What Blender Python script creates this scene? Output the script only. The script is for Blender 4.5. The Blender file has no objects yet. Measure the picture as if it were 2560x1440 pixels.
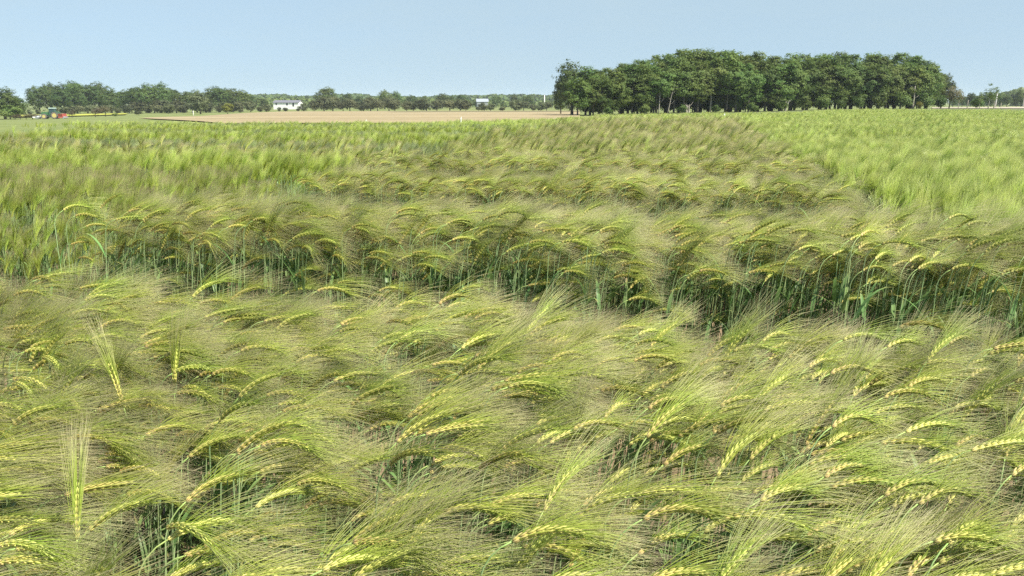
import bpy, math, random
import numpy as np
from mathutils import Vector, Matrix, noise

# ------------------------------------------------------------------ camera, sky, sun, exposure
S = bpy.context.scene
C = S.collection
R = math.radians
CAM_H, PITCH, FPX = 1.5, R(13.0), 2010.0          # eye height, tilt down, focal length in px of a 2560 wide frame
cam_d = bpy.data.cameras.new('camera')
cam = bpy.data.objects.new('camera', cam_d)
C.objects.link(cam)
cam.location = (0, 0, CAM_H)
cam.rotation_euler = (R(90) - PITCH, 0, 0)
cam_d.sensor_fit = 'HORIZONTAL'
cam_d.angle = 2 * math.atan(1280 / FPX)
cam_d.clip_start, cam_d.clip_end = 0.05, 20000
S.camera = cam

SUN_AZ, SUN_EL = R(122), R(50)                     # clockwise from +Y (behind the camera, to its right)
w = bpy.data.worlds.new('World')
S.world = w
w.use_nodes = True
nt = w.node_tree
nt.nodes.clear()
sky = nt.nodes.new('ShaderNodeTexSky')
sky.sky_type = 'NISHITA'
sky.sun_disc = False
sky.sun_elevation, sky.sun_rotation = SUN_EL, SUN_AZ
sky.altitude, sky.air_density, sky.dust_density, sky.ozone_density = 50, 1.0, 0.6, 2.0
bg = nt.nodes.new('ShaderNodeBackground')
bg.inputs['Strength'].default_value = 0.08
wo = nt.nodes.new('ShaderNodeOutputWorld')
# thin veils of high cirrus in the upper sky
tc = nt.nodes.new('ShaderNodeTexCoord')
mp = nt.nodes.new('ShaderNodeMapping'); mp.inputs['Scale'].default_value = (1.2, 1.6, 7.0); mp.inputs['Rotation'].default_value = (0.06, 0.1, 0.3)
nz = nt.nodes.new('ShaderNodeTexNoise'); nz.inputs['Scale'].default_value = 1.7; nz.inputs['Detail'].default_value = 6; nz.inputs['Roughness'].default_value = 0.6
rp = nt.nodes.new('ShaderNodeValToRGB')
rp.color_ramp.elements[0].position = 0.38; rp.color_ramp.elements[0].color = (0, 0, 0, 1)
rp.color_ramp.elements[1].position = 0.75; rp.color_ramp.elements[1].color = (0.42, 0.42, 0.42, 1)
mx = nt.nodes.new('ShaderNodeMix'); mx.data_type = 'RGBA'
mx.inputs['B'].default_value = (3.6, 4.65, 5.2, 1)
nt.links.new(tc.outputs['Generated'], mp.inputs[0]); nt.links.new(mp.outputs[0], nz.inputs['Vector'])
nt.links.new(nz.outputs['Fac'], rp.inputs[0]); sx = nt.nodes.new('ShaderNodeSeparateXYZ'); nt.links.new(tc.outputs['Generated'], sx.inputs[0])
mr = nt.nodes.new('ShaderNodeMapRange'); mr.inputs['From Min'].default_value = -0.02; mr.inputs['From Max'].default_value = 0.14; mr.inputs['To Min'].default_value = 0.36; mr.inputs['To Max'].default_value = 0.62
nt.links.new(sx.outputs['Z'], mr.inputs['Value'])
ma = nt.nodes.new('ShaderNodeMath'); ma.operation = 'ADD'; nt.links.new(rp.outputs[0], ma.inputs[0]); nt.links.new(mr.outputs[0], ma.inputs[1])
mu = nt.nodes.new('ShaderNodeMath'); mu.operation = 'MULTIPLY'; mu.use_clamp = True; mu.inputs[1].default_value = 0.85
m2 = nt.nodes.new('ShaderNodeMapRange'); m2.inputs['From Min'].default_value = 0.14; m2.inputs['From Max'].default_value = 0.45; m2.inputs['To Min'].default_value = 1.0; m2.inputs['To Max'].default_value = 0.12
nt.links.new(sx.outputs['Z'], m2.inputs['Value'])
m3 = nt.nodes.new('ShaderNodeMath'); m3.operation = 'MULTIPLY'; nt.links.new(ma.outputs[0], m3.inputs[0]); nt.links.new(m2.outputs[0], m3.inputs[1])
nt.links.new(m3.outputs[0], mu.inputs[0])
nt.links.new(mu.outputs[0], mx.inputs['Factor'])
va = nt.nodes.new('ShaderNodeVectorMath'); va.operation = 'MULTIPLY_ADD'; va.inputs[1].default_value = (1, 1, 0.45); va.inputs[2].default_value = (0, 0, 0.105)
vn = nt.nodes.new('ShaderNodeVectorMath'); vn.operation = 'NORMALIZE'
nt.links.new(tc.outputs['Generated'], va.inputs[0]); nt.links.new(va.outputs[0], vn.inputs[0]); nt.links.new(vn.outputs[0], sky.inputs['Vector'])
nt.links.new(sky.outputs[0], mx.inputs['A']); nt.links.new(mx.outputs['Result'], bg.inputs['Color'])
nt.links.new(bg.outputs[0], wo.inputs['Surface'])

sun_d = bpy.data.lights.new('sun', 'SUN')
sun_d.energy, sun_d.angle, sun_d.color = 5.0, R(0.53), (1.0, 0.95, 0.87)
sun = bpy.data.objects.new('sun', sun_d)
C.objects.link(sun)
sd = Vector((math.sin(SUN_AZ) * math.cos(SUN_EL), math.cos(SUN_AZ) * math.cos(SUN_EL), math.sin(SUN_EL)))
sun.rotation_euler = sd.to_track_quat('Z', 'Y').to_euler()
sun.location = sd * 50
vs = S.view_settings
vs.view_transform, vs.look, vs.exposure, vs.gamma = 'Standard', 'None', 0.92, 1.0
vs.use_curve_mapping = False
S.cycles.max_bounces = 6
S.cycles.diffuse_bounces = 2
S.cycles.use_denoising = False
S.cycles.glossy_bounces = 2
S.cycles.transmission_bounces = 4
S.cycles.transparent_max_bounces = 8
S.cycles.volume_bounces = 1
S.cycles.sample_clamp_indirect = 4
rng = random.Random(11)

# ------------------------------------------------------------------ materials
def mat(name):
    m = bpy.data.materials.new(name)
    m.use_nodes = True
    t = m.node_tree
    return m, t, t.nodes['Principled BSDF'], t.nodes['Material Output']

def plain(name, col, rough=0.6, metal=0.0, vary=0.12, scale=4.0):
    m, t, p, o = mat(name)
    n = t.nodes.new('ShaderNodeTexNoise'); n.inputs['Scale'].default_value = scale; n.inputs['Detail'].default_value = 5
    g = t.nodes.new('ShaderNodeTexCoord')
    mixn = t.nodes.new('ShaderNodeMix'); mixn.data_type = 'RGBA'
    mixn.inputs['A'].default_value = (*[c * (1 - vary) for c in col], 1)
    mixn.inputs['B'].default_value = (*[min(1, c * (1 + vary)) for c in col], 1)
    t.links.new(g.outputs['Object'], n.inputs['Vector']); t.links.new(n.outputs['Fac'], mixn.inputs['Factor'])
    t.links.new(mixn.outputs['Result'], p.inputs['Base Color'])
    p.inputs['Roughness'].default_value = rough
    p.inputs['Metallic'].default_value = metal
    return m

def leafy(name, cols, rough=0.5, transl=0.3, hue=0.03, val=0.35, attr=True, spec=0.3, posvar=0.0, posscale=2.0):
    """cols: list of (position, colour) along the attribute t (0 base, 1 tip); Object Info random varies each plant."""
    m, t, p, o = mat(name)
    L = t.links
    ramp = t.nodes.new('ShaderNodeValToRGB')
    cr = ramp.color_ramp
    while len(cr.elements) < len(cols): cr.elements.new(0.5)
    for e, (ps, c) in zip(cr.elements, cols):
        e.position = ps; e.color = (*c, 1)
    if attr:
        a = t.nodes.new('ShaderNodeAttribute'); a.attribute_name = 't'
        L.new(a.outputs['Fac'], ramp.inputs[0])
    else:
        n = t.nodes.new('ShaderNodeTexNoise'); n.inputs['Scale'].default_value = posscale; n.inputs['Detail'].default_value = 3
        g = t.nodes.new('ShaderNodeNewGeometry')
        L.new(g.outputs['Position'], n.inputs['Vector']); L.new(n.outputs['Fac'], ramp.inputs[0])
    oi = t.nodes.new('ShaderNodeObjectInfo')
    hs = t.nodes.new('ShaderNodeHueSaturation')
    def rng_map(out, lo, hi, mul):
        m1 = t.nodes.new('ShaderNodeMath'); m1.operation = 'MULTIPLY'; m1.inputs[1].default_value = mul
        m2 = t.nodes.new('ShaderNodeMath'); m2.operation = 'FRACT'
        m3 = t.nodes.new('ShaderNodeMapRange'); m3.inputs['To Min'].default_value = lo; m3.inputs['To Max'].default_value = hi
        L.new(out, m1.inputs[0]); L.new(m1.outputs[0], m2.inputs[0]); L.new(m2.outputs[0], m3.inputs['Value'])
        return m3.outputs[0]
    L.new(rng_map(oi.outputs['Random'], 0.5 - hue, 0.5 + hue, 1.0), hs.inputs['Hue'])
    L.new(rng_map(oi.outputs['Random'], 1 - val, 1 + val, 17.0), hs.inputs['Value'])
    L.new(ramp.outputs[0], hs.inputs['Color'])
    L.new(hs.outputs[0], p.inputs['Base Color'])
    p.inputs['Roughness'].default_value = rough
    p.inputs['Specular IOR Level'].default_value = spec
    if transl > 0:
        tr = t.nodes.new('ShaderNodeBsdfTranslucent'); ms = t.nodes.new('ShaderNodeMixShader')
        ms.inputs[0].default_value = transl
        L.new(hs.outputs[0], tr.inputs[0]); L.new(p.outputs[0], ms.inputs[1]); L.new(tr.outputs[0], ms.inputs[2])
        L.new(ms.outputs[0], o.inputs['Surface'])
    return m

# ------------------------------------------------------------------ mesh helpers
class MB:
    def __init__(self): self.v, self.f, self.m, self.t = [], [], [], []
    def add(self, vs_, fs, mi=0, ts=None):
        b = len(self.v)
        self.v.extend(tuple(x) for x in vs_)
        self.f.extend(tuple(b + i for i in f) for f in fs)
        self.m.extend([mi] * len(fs))
        self.t.extend(ts if ts is not None else [0.0] * len(vs_))
    def join(self, o, mi=None):
        b = len(self.v)
        self.v.extend(o.v); self.t.extend(o.t)
        self.f.extend(tuple(b + i for i in f) for f in o.f)
        self.m.extend(o.m if mi is None else [mi] * len(o.f))
    def box(self, c, s, mi=0, taper=1.0, rz=0.0):
        x, y, z = (k / 2 for k in s)
        p = [(-x, -y, -z), (x, -y, -z), (x, y, -z), (-x, y, -z), (-x * taper, -y * taper, z), (x * taper, -y * taper, z), (x * taper, y * taper, z), (-x * taper, y * taper, z)]
        cs, sn = math.cos(rz), math.sin(rz)
        self.add([(c[0] + a * cs - b * sn, c[1] + a * sn + b * cs, c[2] + d) for a, b, d in p],
                 [(0, 3, 2, 1), (4, 5, 6, 7), (0, 1, 5, 4), (1, 2, 6, 5), (2, 3, 7, 6), (3, 0, 4, 7)], mi)
    def tube(self, pts, rad, sides=5, mi=0, ts=None, cap=True):
        pts = [Vector(p) for p in pts]
        n = len(pts); b = len(self.v); vs_, tt, fs = [], [], []
        up = Vector((0.12, 0.98, 0.15))
        for i, p in enumerate(pts):
            T = (pts[min(i + 1, n - 1)] - pts[max(i - 1, 0)])
            T = T.normalized() if T.length > 1e-9 else Vector((0, 0, 1))
            A = T.cross(up)
            if A.length < 1e-3: A = T.cross(Vector((1, 0, 0)))
            A.normalize(); B = T.cross(A)
            for k in range(sides):
                a = 2 * math.pi * k / sides
                vs_.append(p + (A * math.cos(a) + B * math.sin(a)) * rad[i])
                tt.append(ts[i] if ts else i / (n - 1))
        for i in range(n - 1):
            for k in range(sides):
                k2 = (k + 1) % sides
                fs.append((i * sides + k, i * sides + k2, (i + 1) * sides + k2, (i + 1) * sides + k))
        if cap and sides > 3:
            fs.append(tuple(range(sides - 1, -1, -1))); fs.append(tuple((n - 1) * sides + k for k in range(sides)))
        self.add(vs_, fs, mi, tt)
    def lathe(self, prof, c, axis='Y', seg=20, mi=0):
        """profile of (radius, offset along axis) turned about the axis"""
        vs_, fs = [], []
        for r, h in prof:
            for k in range(seg):
                a = 2 * math.pi * k / seg
                u, v = r * math.cos(a), r * math.sin(a)
                vs_.append((c[0] + u, c[1] + h, c[2] + v) if axis == 'Y' else (c[0] + u, c[1] + v, c[2] + h))
        n = len(prof)
        for i in range(n - 1):
            for k in range(seg):
                k2 = (k + 1) % seg
                fs.append((i * seg + k, i * seg + k2, (i + 1) * seg + k2, (i + 1) * seg + k))
        fs.append(tuple(range(seg))); fs.append(tuple((n - 1) * seg + k for k in range(seg - 1, -1, -1)))
        self.add(vs_, fs, mi)
    def mesh(self, name, mats, smooth=True):
        me = bpy.data.meshes.new(name)
        me.from_pydata(self.v, [], self.f)
        for mm in (mats if isinstance(mats, (list, tuple)) else [mats]): me.materials.append(mm)
        me.polygons.foreach_set('material_index', self.m)
        if smooth: me.polygons.foreach_set('use_smooth', [True] * len(self.f))
        a = me.attributes.new('t', 'FLOAT', 'POINT'); a.data.foreach_set('value', self.t)
        me.update()
        return me
    def build(self, name, mats, parent=None, smooth=False):
        return link(name, self.mesh(name, mats, smooth), parent)

def link(name, data, parent=None, loc=None, rz=0.0):
    o = bpy.data.objects.new(name, data)
    C.objects.link(o)
    if parent: o.parent = parent
    if loc is not None: o.location = loc
    o.rotation_euler.z = rz
    return o

def tag(o, label, cat, group=None, kind=None):
    o['label'] = label; o['category'] = cat
    if group: o['group'] = group
    if kind: o['kind'] = kind
    return o

def thing(name, label, cat, loc, rz=0.0, group=None):
    o = link(name, None, None, loc, rz)
    o.empty_display_size = 0.3
    return tag(o, label, cat, group)

ORD = ('first second third fourth fifth sixth seventh eighth ninth tenth eleventh twelfth thirteenth fourteenth fifteenth sixteenth seventeenth eighteenth nineteenth twentieth').split()
def ordinal(n):
    if n < 20: return ORD[n]
    tens = ['twenty', 'thirty', 'forty', 'fifty', 'sixty', 'seventy', 'eighty'][(n + 1) // 10 - 2] if (n + 1) % 10 else None
    return (tens + '-' + ORD[n % 10]) if tens else ['thirtieth', 'fortieth', 'fiftieth', 'sixtieth', 'seventieth', 'eightieth'][(n + 1) // 10 - 3]

# ------------------------------------------------------------------ the lie of the land
TP = math.tan(PITCH); CP, SP = math.cos(PITCH), math.sin(PITCH)
def z_at(y, Y):                                    # ground height whose line of sight passes picture row y at distance Y
    return CAM_H - Y * math.tan(PITCH - math.atan((720 - y) / FPX))
def x_at(px, Y, z=0.0):
    return (px - 1280) / FPX * (Y * CP - (z - CAM_H) * SP)
def proj(X, Y, z):
    h = z - CAM_H; d = Y * CP - h * SP
    return 1280 + FPX * X / d, 720 - FPX * (Y * SP + h * CP) / d
TPX = [-700, 0, 400, 800, 1200, 1440, 1800, 2150, 2400, 2560, 3300]
TY = [0, 25, 60, 110, 200, 330, 500, 900, 2500, 9000]
ROWS = {60: [318, 318, 314, 312, 312, 312, 309, 306, 306, 306, 306],
        110: [308, 306, 300, 299, 298, 297, 292, 283, 282, 283, 285],
        200: [301, 300, 292, 288, 286, 285, 279, 272, 271, 271, 271],
        330: [290, 287, 283, 278.5, 277, 277, 275, 270, 269, 268, 268],
        500: [280, 280, 276, 272, 270, 270, 269, 267, 266, 266, 266],
        900: [264] * 11, 2500: [257.5] * 11, 9000: [256.6] * 11}
TZ = [[0.0] * 11, [0.0] * 11] + [[z_at(v, Yv) for v in ROWS[Yv]] for Yv in TY[2:]]
def ground_z(X, Y):
    if Y <= 25: return 0.0
    px = min(max(1280 + X * FPX / (Y * CP), TPX[0]), TPX[-1])
    i = 0
    while i < len(TPX) - 2 and px > TPX[i + 1]: i += 1
    fx = (px - TPX[i]) / (TPX[i + 1] - TPX[i]); fx = fx * fx * (3 - 2 * fx)
    j = 0
    while j < len(TY) - 2 and Y > TY[j + 1]: j += 1
    fy = min(1, (Y - TY[j]) / (TY[j + 1] - TY[j]))
    a = TZ[j][i] + (TZ[j][i + 1] - TZ[j][i]) * fx
    b = TZ[j + 1][i] + (TZ[j + 1][i + 1] - TZ[j + 1][i]) * fx
    return a + (b - a) * fy
def spot(px, Y, dz=0.0):
    X = x_at(px, Y); return (X, Y, ground_z(X, Y) + dz)

def sheet(name, edge, m, dz, nx, label, cat, y0=None):
    """a strip of land draped on the terrain: edge = [(Y, px_left, px_right), ...]"""
    mb = MB(); n = len(edge)
    for (Y, pl, pr) in edge:
        for k in range(nx + 1):
            X = x_at(pl + (pr - pl) * k / nx, Y)
            mb.v.append((X, Y, ground_z(X, Y) + dz))
    for j in range(n - 1):
        for k in range(nx):
            a = j * (nx + 1) + k
            mb.f.append((a, a + 1, a + nx + 2, a + nx + 1)); mb.m.append(0)
    mb.t = [0.0] * len(mb.v)
    o = mb.build(name, m, smooth=True)
    o['kind'] = 'structure'; o['label'] = label; o['category'] = cat
    return o

def soil_mat(name, c1, c2, c3, scale, stretch=(1, 1, 1), bump=0.0, fine=12.0):
    m, t, p, o = mat(name)
    L = t.links
    g = t.nodes.new('ShaderNodeNewGeometry')
    mpn = t.nodes.new('ShaderNodeMapping'); mpn.inputs['Scale'].default_value = stretch
    n1 = t.nodes.new('ShaderNodeTexNoise'); n1.inputs['Scale'].default_value = scale; n1.inputs['Detail'].default_value = 8; n1.inputs['Roughness'].default_value = 0.65
    n2 = t.nodes.new('ShaderNodeTexNoise'); n2.inputs['Scale'].default_value = scale * fine; n2.inputs['Detail'].default_value = 6
    r = t.nodes.new('ShaderNodeValToRGB'); e = r.color_ramp.elements
    e[0].position, e[0].color = 0.32, (*c1, 1); e[1].position, e[1].color = 0.68, (*c3, 1)
    k = e.new(0.5); k.color = (*c2, 1)
    mm = t.nodes.new('ShaderNodeMix'); mm.data_type = 'FLOAT'; mm.inputs['Factor'].default_value = 0.4
    L.new(g.outputs['Position'], mpn.inputs[0]); L.new(mpn.outputs[0], n1.inputs['Vector']); L.new(g.outputs['Position'], n2.inputs['Vector'])
    L.new(n1.outputs['Fac'], mm.inputs['A']); L.new(n2.outputs['Fac'], mm.inputs['B']); L.new(mm.outputs['Result'], r.inputs[0])
    L.new(r.outputs[0], p.inputs['Base Color'])
    p.inputs['Roughness'].default_value = 0.95; p.inputs['Specular IOR Level'].default_value = 0.1
    if bump:
        b = t.nodes.new('ShaderNodeBump'); b.inputs['Strength'].default_value = bump; b.inputs['Distance'].default_value = 0.02
        L.new(n2.outputs['Fac'], b.inputs['Height']); L.new(b.outputs[0], p.inputs['Normal'])
    return m

M_grass = soil_mat('meadow_grass', (0.12, 0.15, 0.045), (0.17, 0.20, 0.065), (0.25, 0.26, 0.10), 0.09)
M_soil = soil_mat('dry_soil', (0.15, 0.105, 0.06), (0.23, 0.165, 0.095), (0.34, 0.255, 0.16), 3.0, bump=0.8)
M_bare = soil_mat('harrowed_soil', (0.21, 0.168, 0.09), (0.31, 0.25, 0.14), (0.43, 0.35, 0.20), 0.03, (0.25, 1.6, 1), fine=20)
M_pale = soil_mat('pale_stubble', (0.34, 0.29, 0.21), (0.40, 0.345, 0.26), (0.46, 0.40, 0.31), 0.03, (0.3, 1.5, 1), fine=20)
M_verge = soil_mat('rough_grass', (0.09, 0.115, 0.045), (0.13, 0.155, 0.065), (0.19, 0.19, 0.09), 0.35, (0.4, 1, 1))
M_rape = soil_mat('flowering_rape', (0.26, 0.29, 0.06), (0.36, 0.37, 0.06), (0.44, 0.43, 0.08), 0.1, (0.3, 1, 1))

# ground: one sheet out to the horizon
ys = [-30, -10, 0, 6, 12, 18, 25, 32, 40, 50, 60, 72, 85, 98, 110, 130, 155, 180, 200, 230, 265, 300, 330, 370, 410, 450, 500, 600, 700, 800, 900, 1300, 1900, 2500, 4500, 9000]
mb = MB(); NX = 90
for Y in ys:
    half = 1.35 * max(Y, 0) + 60
    for k in range(NX + 1):
        X = -half + 2 * half * k / NX
        mb.v.append((X, Y, ground_z(X, Y)))
for j in range(len(ys) - 1):
    for k in range(NX):
        a = j * (NX + 1) + k
        mb.f.append((a, a + 1, a + NX + 2, a + NX + 1)); mb.m.append(0)
mb.t = [0.0] * len(mb.v)
g_o = mb.build('ground', M_grass, smooth=True); g_o['kind'] = 'structure'; g_o['label'] = 'gently rolling farmland reaching to the horizon'; g_o['category'] = 'ground'
mb = MB()
mb.add([(-26, -6, 0.004), (48, -6, 0.004), (48, 24.9, 0.004), (-26, 24.9, 0.004)], [(0, 1, 2, 3)])
o = mb.build('soil', M_soil); o['kind'] = 'structure'; o['label'] = 'dry brown soil under the barley plots'; o['category'] = 'soil'
sheet('bare_field', [(62, 560, 1450), (75, 520, 1450), (90, 470, 1450), (110, 400, 1450), (140, 345, 1450), (170, 400, 1450), (200, 500, 1450), (240, 560, 1450), (280, 620, 1450), (320, 700, 1450)], M_bare, 0.12, 40, 'bare brown harrowed field beyond the plots', 'field')
sheet('track', [(268, 1000, 1500), (275, 960, 1500), (282, 1010, 1500)], M_verge, 0.2, 20, 'dull grass track crossing the brown field', 'track')
sheet('rape_field', [(235, 30, 110), (250, 30, 310), (280, 30, 318), (300, 30, 310)], M_rape, 0.3, 12, 'yellow flowering rape strip behind the tractor', 'field')
sheet('pale_field', [(185, 2330, 2900), (215, 2330, 2900), (250, 2330, 2900), (300, 2330, 2900), (335, 2330, 2900)], M_pale, 0.15, 14, 'pale stubble field beyond the grass verge', 'field')
sheet('grass_verge', [(62, 1500, 2900), (80, 1500, 2900), (100, 1500, 2900), (125, 1500, 2900), (150, 1500, 2900), (178, 1500, 2900)], M_verge, 0.10, 30, 'rough dull green grass verge beyond the bright barley', 'verge')

# ------------------------------------------------------------------ trees and hedges
M_bark = plain('tree_bark', (0.11, 0.095, 0.075), 0.9, vary=0.35, scale=3)
M_barkpale = plain('pale_bark', (0.30, 0.27, 0.22), 0.9, vary=0.25, scale=3)
def crown_mat(name, a, b, val=0.28, hue=0.018):
    return leafy(name, [(0.3, a), (0.7, b)], rough=0.55, transl=0.36, hue=hue, val=val, attr=False, spec=0.25, posscale=0.35)
M_oak = crown_mat('oak_leaves', (0.078, 0.135, 0.036), (0.140, 0.185, 0.050))
M_copse = crown_mat('copse_leaves', (0.095, 0.165, 0.036), (0.175, 0.225, 0.055), 0.24)
M_hedge = crown_mat('willow_leaves', (0.105, 0.125, 0.055), (0.165, 0.180, 0.080))
M_birch = crown_mat('birch_leaves', (0.09, 0.15, 0.03), (0.14, 0.20, 0.045))
M_yellowbush = crown_mat('yellow_blossom', (0.20, 0.21, 0.035), (0.36, 0.34, 0.05))
M_brown = crown_mat('dry_twigs', (0.12, 0.105, 0.055), (0.18, 0.155, 0.085))

def crown_mb(rg, H, z0, rx, lobes, clumps, leaves, size, top=0.6, hollow=0.55):
    """leaf clumps spread through overlapping lobes between z0 and H"""
    mb = MB(); zc, hz = (z0 + H) / 2, (H - z0) / 2
    L_ = []
    for i in range(lobes):
        while True:
            x, y, z = (rg.uniform(-1, 1) for _ in range(3))
            if 0.15 < x * x + y * y + z * z < 1: break
        wdt = 1.0 if z < top - 0.4 else math.sqrt(max(0.08, 1 - ((z - top + 0.4) / (1.45 - top)) ** 2))
        r = rg.uniform(0.30, 0.50) * rx
        L_.append((x * (rx - r * 0.75) * wdt, y * (rx - r * 0.75) * wdt, zc + z * (hz - r * 0.7), r))
    for c in range(clumps):
        lx, ly, lz, lr = L_[c % lobes]
        d = Vector((rg.gauss(0, 1), rg.gauss(0, 1), rg.gauss(0.25, 1))).normalized()
        p = Vector((lx, ly, lz)) + d * lr * rg.uniform(hollow, 1.08) * Vector((1, 1, 0.85)).z
        if p.z < z0 * 0.9: p.z = z0 * 0.9 + abs(p.z - z0) * 0.3
        out = (p - Vector((0, 0, zc))).normalized()
        cs = rg.uniform(0.5, 1.0) * size * 2.1
        for k in range(leaves):
            q = p + Vector((rg.gauss(0, 0.55), rg.gauss(0, 0.55), rg.gauss(0, 0.35))) * cs
            n = (out * 0.8 + d * 0.7 + Vector((rg.gauss(0, 1), rg.gauss(0, 1), rg.gauss(0.5, 1))) * 0.55).normalized()
            a = n.orthogonal().normalized(); b = n.cross(a)
            an = rg.uniform(0, 6.28); a, b = a * math.cos(an) + b * math.sin(an), b * math.cos(an) - a * math.sin(an)
            s = size * rg.uniform(0.55, 1.15)
            mb.add([q - a * s * 0.6, q - b * s * 0.38 + n * s * 0.1, q + a * s * 0.6, q + b * s * 0.38 + n * s * 0.1], [(0, 1, 2, 3)])
    return mb, L_

def trunk_mb(rg, H, z0, L_, r0, lean=0.0, pale=False):
    mb = MB()
    hp = [Vector((0, 0, -0.3))]
    top = z0 + (H - z0) * 0.55
    for i in range(1, 6):
        z = top * i / 5
        hp.append(Vector((lean * z + rg.uniform(-0.1, 0.1) * i * 0.3, rg.uniform(-0.1, 0.1) * i * 0.3, z)))
    mb.tube(hp, [r0 * 1.25, r0, r0 * 0.85, r0 * 0.68, r0 * 0.5, r0 * 0.28], 8)
    for (x, y, z, r) in L_[:9]:
        st = hp[2 if z < top * 0.7 else 3].lerp(hp[4], rg.uniform(0, 0.8))
        en = Vector((x, y, z))
        if en.z < st.z - 0.2: continue
        md = st.lerp(en, 0.5) + Vector((0, 0, 0.06 * H))
        mb.tube([st, md, en], [r0 * 0.38, r0 * 0.24, r0 * 0.07], 5)
    return mb

PROTO = {}
def tree_proto(key, seed, H, z0, rx, lobes, clumps, leaves, size, m, r0, bark, lean=0.0, top=0.6):
    rg = random.Random(seed)
    mb, L_ = crown_mb(rg, H, z0, rx, lobes, clumps, leaves, size, top)
    cm = mb.mesh('crown', m, False)
    tm = trunk_mb(rg, H, z0, L_, r0, lean).mesh('trunk', bark, True)
    PROTO.setdefault(key, []).append((H, cm, tm))

for s in range(5): tree_proto('copse', 20 + s, 11, 1.7, 3.3, 17, 420, 24, 0.27, M_copse, 0.13, [M_bark, M_barkpale, M_bark, M_bark, M_barkpale][s], rng.uniform(-.03, .03))
for s in range(3): tree_proto('copse_low', 40 + s, 11, 0.4, 3.2, 20, 460, 24, 0.27, M_copse, 0.17, M_bark)
for s in range(4): tree_proto('oak', 50 + s, 14, 0.9, 7.4, 22, 520, 22, 0.44, M_oak, 0.4, M_bark)
for s in range(4): tree_proto('bush', 70 + s, 3.4, 0.25, 2.0, 11, 170, 14, 0.26, M_hedge, 0.1, M_bark, top=0.8)
for s in range(2): tree_proto('birch', 80 + s, 8.5, 2.6, 1.5, 11, 90, 10, 0.24, M_birch, 0.10, M_barkpale, rng.uniform(-.05, .05), 0.3)
tree_proto('yellow', 90, 3.4, 0.2, 2.0, 9, 150, 14, 0.26, M_yellowbush, 0.1, M_bark, top=0.8)
tree_proto('brown', 91, 3.4, 0.3, 2.2, 9, 90, 12, 0.22, M_brown, 0.1, M_bark, top=0.8)
tree_proto('shrub', 92, 3.4, 0.2, 1.9, 9, 150, 14, 0.28, M_copse, 0.08, M_bark, top=0.7)

def plant(key, name, label, cat, px, Y, h, group=None, wid=1.0, k=None, dz=0.0):
    H, cm, tm = rng.choice(PROTO[key]) if k is None else PROTO[key][k % len(PROTO[key])]
    s = h / H
    r = thing(name, label, cat, spot(px, Y, dz), rng.uniform(0, 6.28), group)
    r.scale = (s * wid, s * wid, s)
    link('trunk', tm, r); link('crown', cm, r)
    return r
def h_for(px, Y, ytop):                             # height that brings a crown's top to picture row ytop
    X, _, z = spot(px, Y)
    return z_at(ytop, Y) - z
def interp(tab, x):
    for (a, b), (c, d) in zip(tab, tab[1:]):
        if a <= x <= c: return b + (d - b) * (x - a) / (c - a)
    return tab[0][1] if x < tab[0][0] else tab[-1][1]

# copse on the right: tops follow the outline of the wood
TOP = [(1370, 215), (1400, 178), (1440, 154), (1500, 168), (1560, 150), (1600, 141), (1650, 127), (1700, 122), (1760, 118), (1860, 126), (1930, 133), (2000, 129), (2080, 124), (2160, 130), (2240, 131), (2290, 138), (2320, 160), (2360, 182), (2385, 205)]
def copse_Y(px): return 150 + 30 * (px - 1440) / 860
rows = [(0, 27, 1444, 2310, 0), (5, 25, 1458, 2304, 3), (10, 23, 1480, 2308, 0), (15, 18, 1494, 2310, 0)]
rown = ['front row', 'second row', 'third row', 'hindmost row']
for ri, (dy, n, a, b, extra) in enumerate(rows):
    for i in range(n):
        px = a + (b - a) * (i + rng.uniform(-0.22, 0.22)) / (n - 1)
        Y = copse_Y(px) + dy + rng.uniform(-1, 1)
        top = interp(TOP, px) + (rng.uniform(14, 38) if ri == 0 else rng.uniform(-3, 12) if ri == 1 else rng.uniform(-2, 10))
        low = (px > 1930 and rng.random() < 0.8) or (px < 1930 and rng.random() < 0.5)
        if ri >= 2 or (ri and rng.random() < 0.8): low = True
        lab = f"{'leafy' if low else 'dark'} copse tree, {ordinal(i)} from the left in the {rown[ri]} of the wood"
        plant('copse_low' if low else 'copse', 'copse_tree', lab, 'tree', px, Y, h_for(px, Y, top), 'trees of the copse', rng.uniform(1.2, 1.5))
plant('oak', 'oak_tree', 'dark oak jutting out at the left end of the copse', 'tree', 1430, 172, h_for(1428, 172, 152), None, 0.95, 0)
plant('oak', 'oak_tree', 'lower dark oak leaning out behind the left end of the copse', 'tree', 1402, 190, h_for(1402, 190, 196), None, 0.62, 1)
plant('oak', 'oak_tree', 'dark round oak standing behind the right end of the copse', 'tree', 2352, 205, h_for(2352, 205, 176), None, 0.62, 2)
for i, (px, hh) in enumerate([(1520, 1.6), (1612, 2.0), (1705, 1.8), (1790, 1.6), (1880, 2.0), (1955, 2.6), (2010, 3.0), (2060, 3.2), (2105, 2.6), (2150, 3.2), (2200, 3.6), (2250, 3.8), (2310, 3.4), (2350, 3.0)]):
    plant('shrub', 'shrub', f'small green shrub at the foot of the copse, {ordinal(i)} from the left', 'shrub', px, copse_Y(px) - 3.5, hh, 'shrubs at the foot of the copse', 1.1)
for i in range(30):
    px = 1470 + i * 28.5 + rng.uniform(-6, 6)
    plant('shrub', 'shrub', f'dark undergrowth bush between the copse trunks, {ordinal(i)} from the left', 'shrub', px, copse_Y(px) + rng.choice([2.5, 7, 8]), rng.uniform(3.0, 4.4), 'undergrowth inside the copse', rng.uniform(1.1, 1.4))
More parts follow.
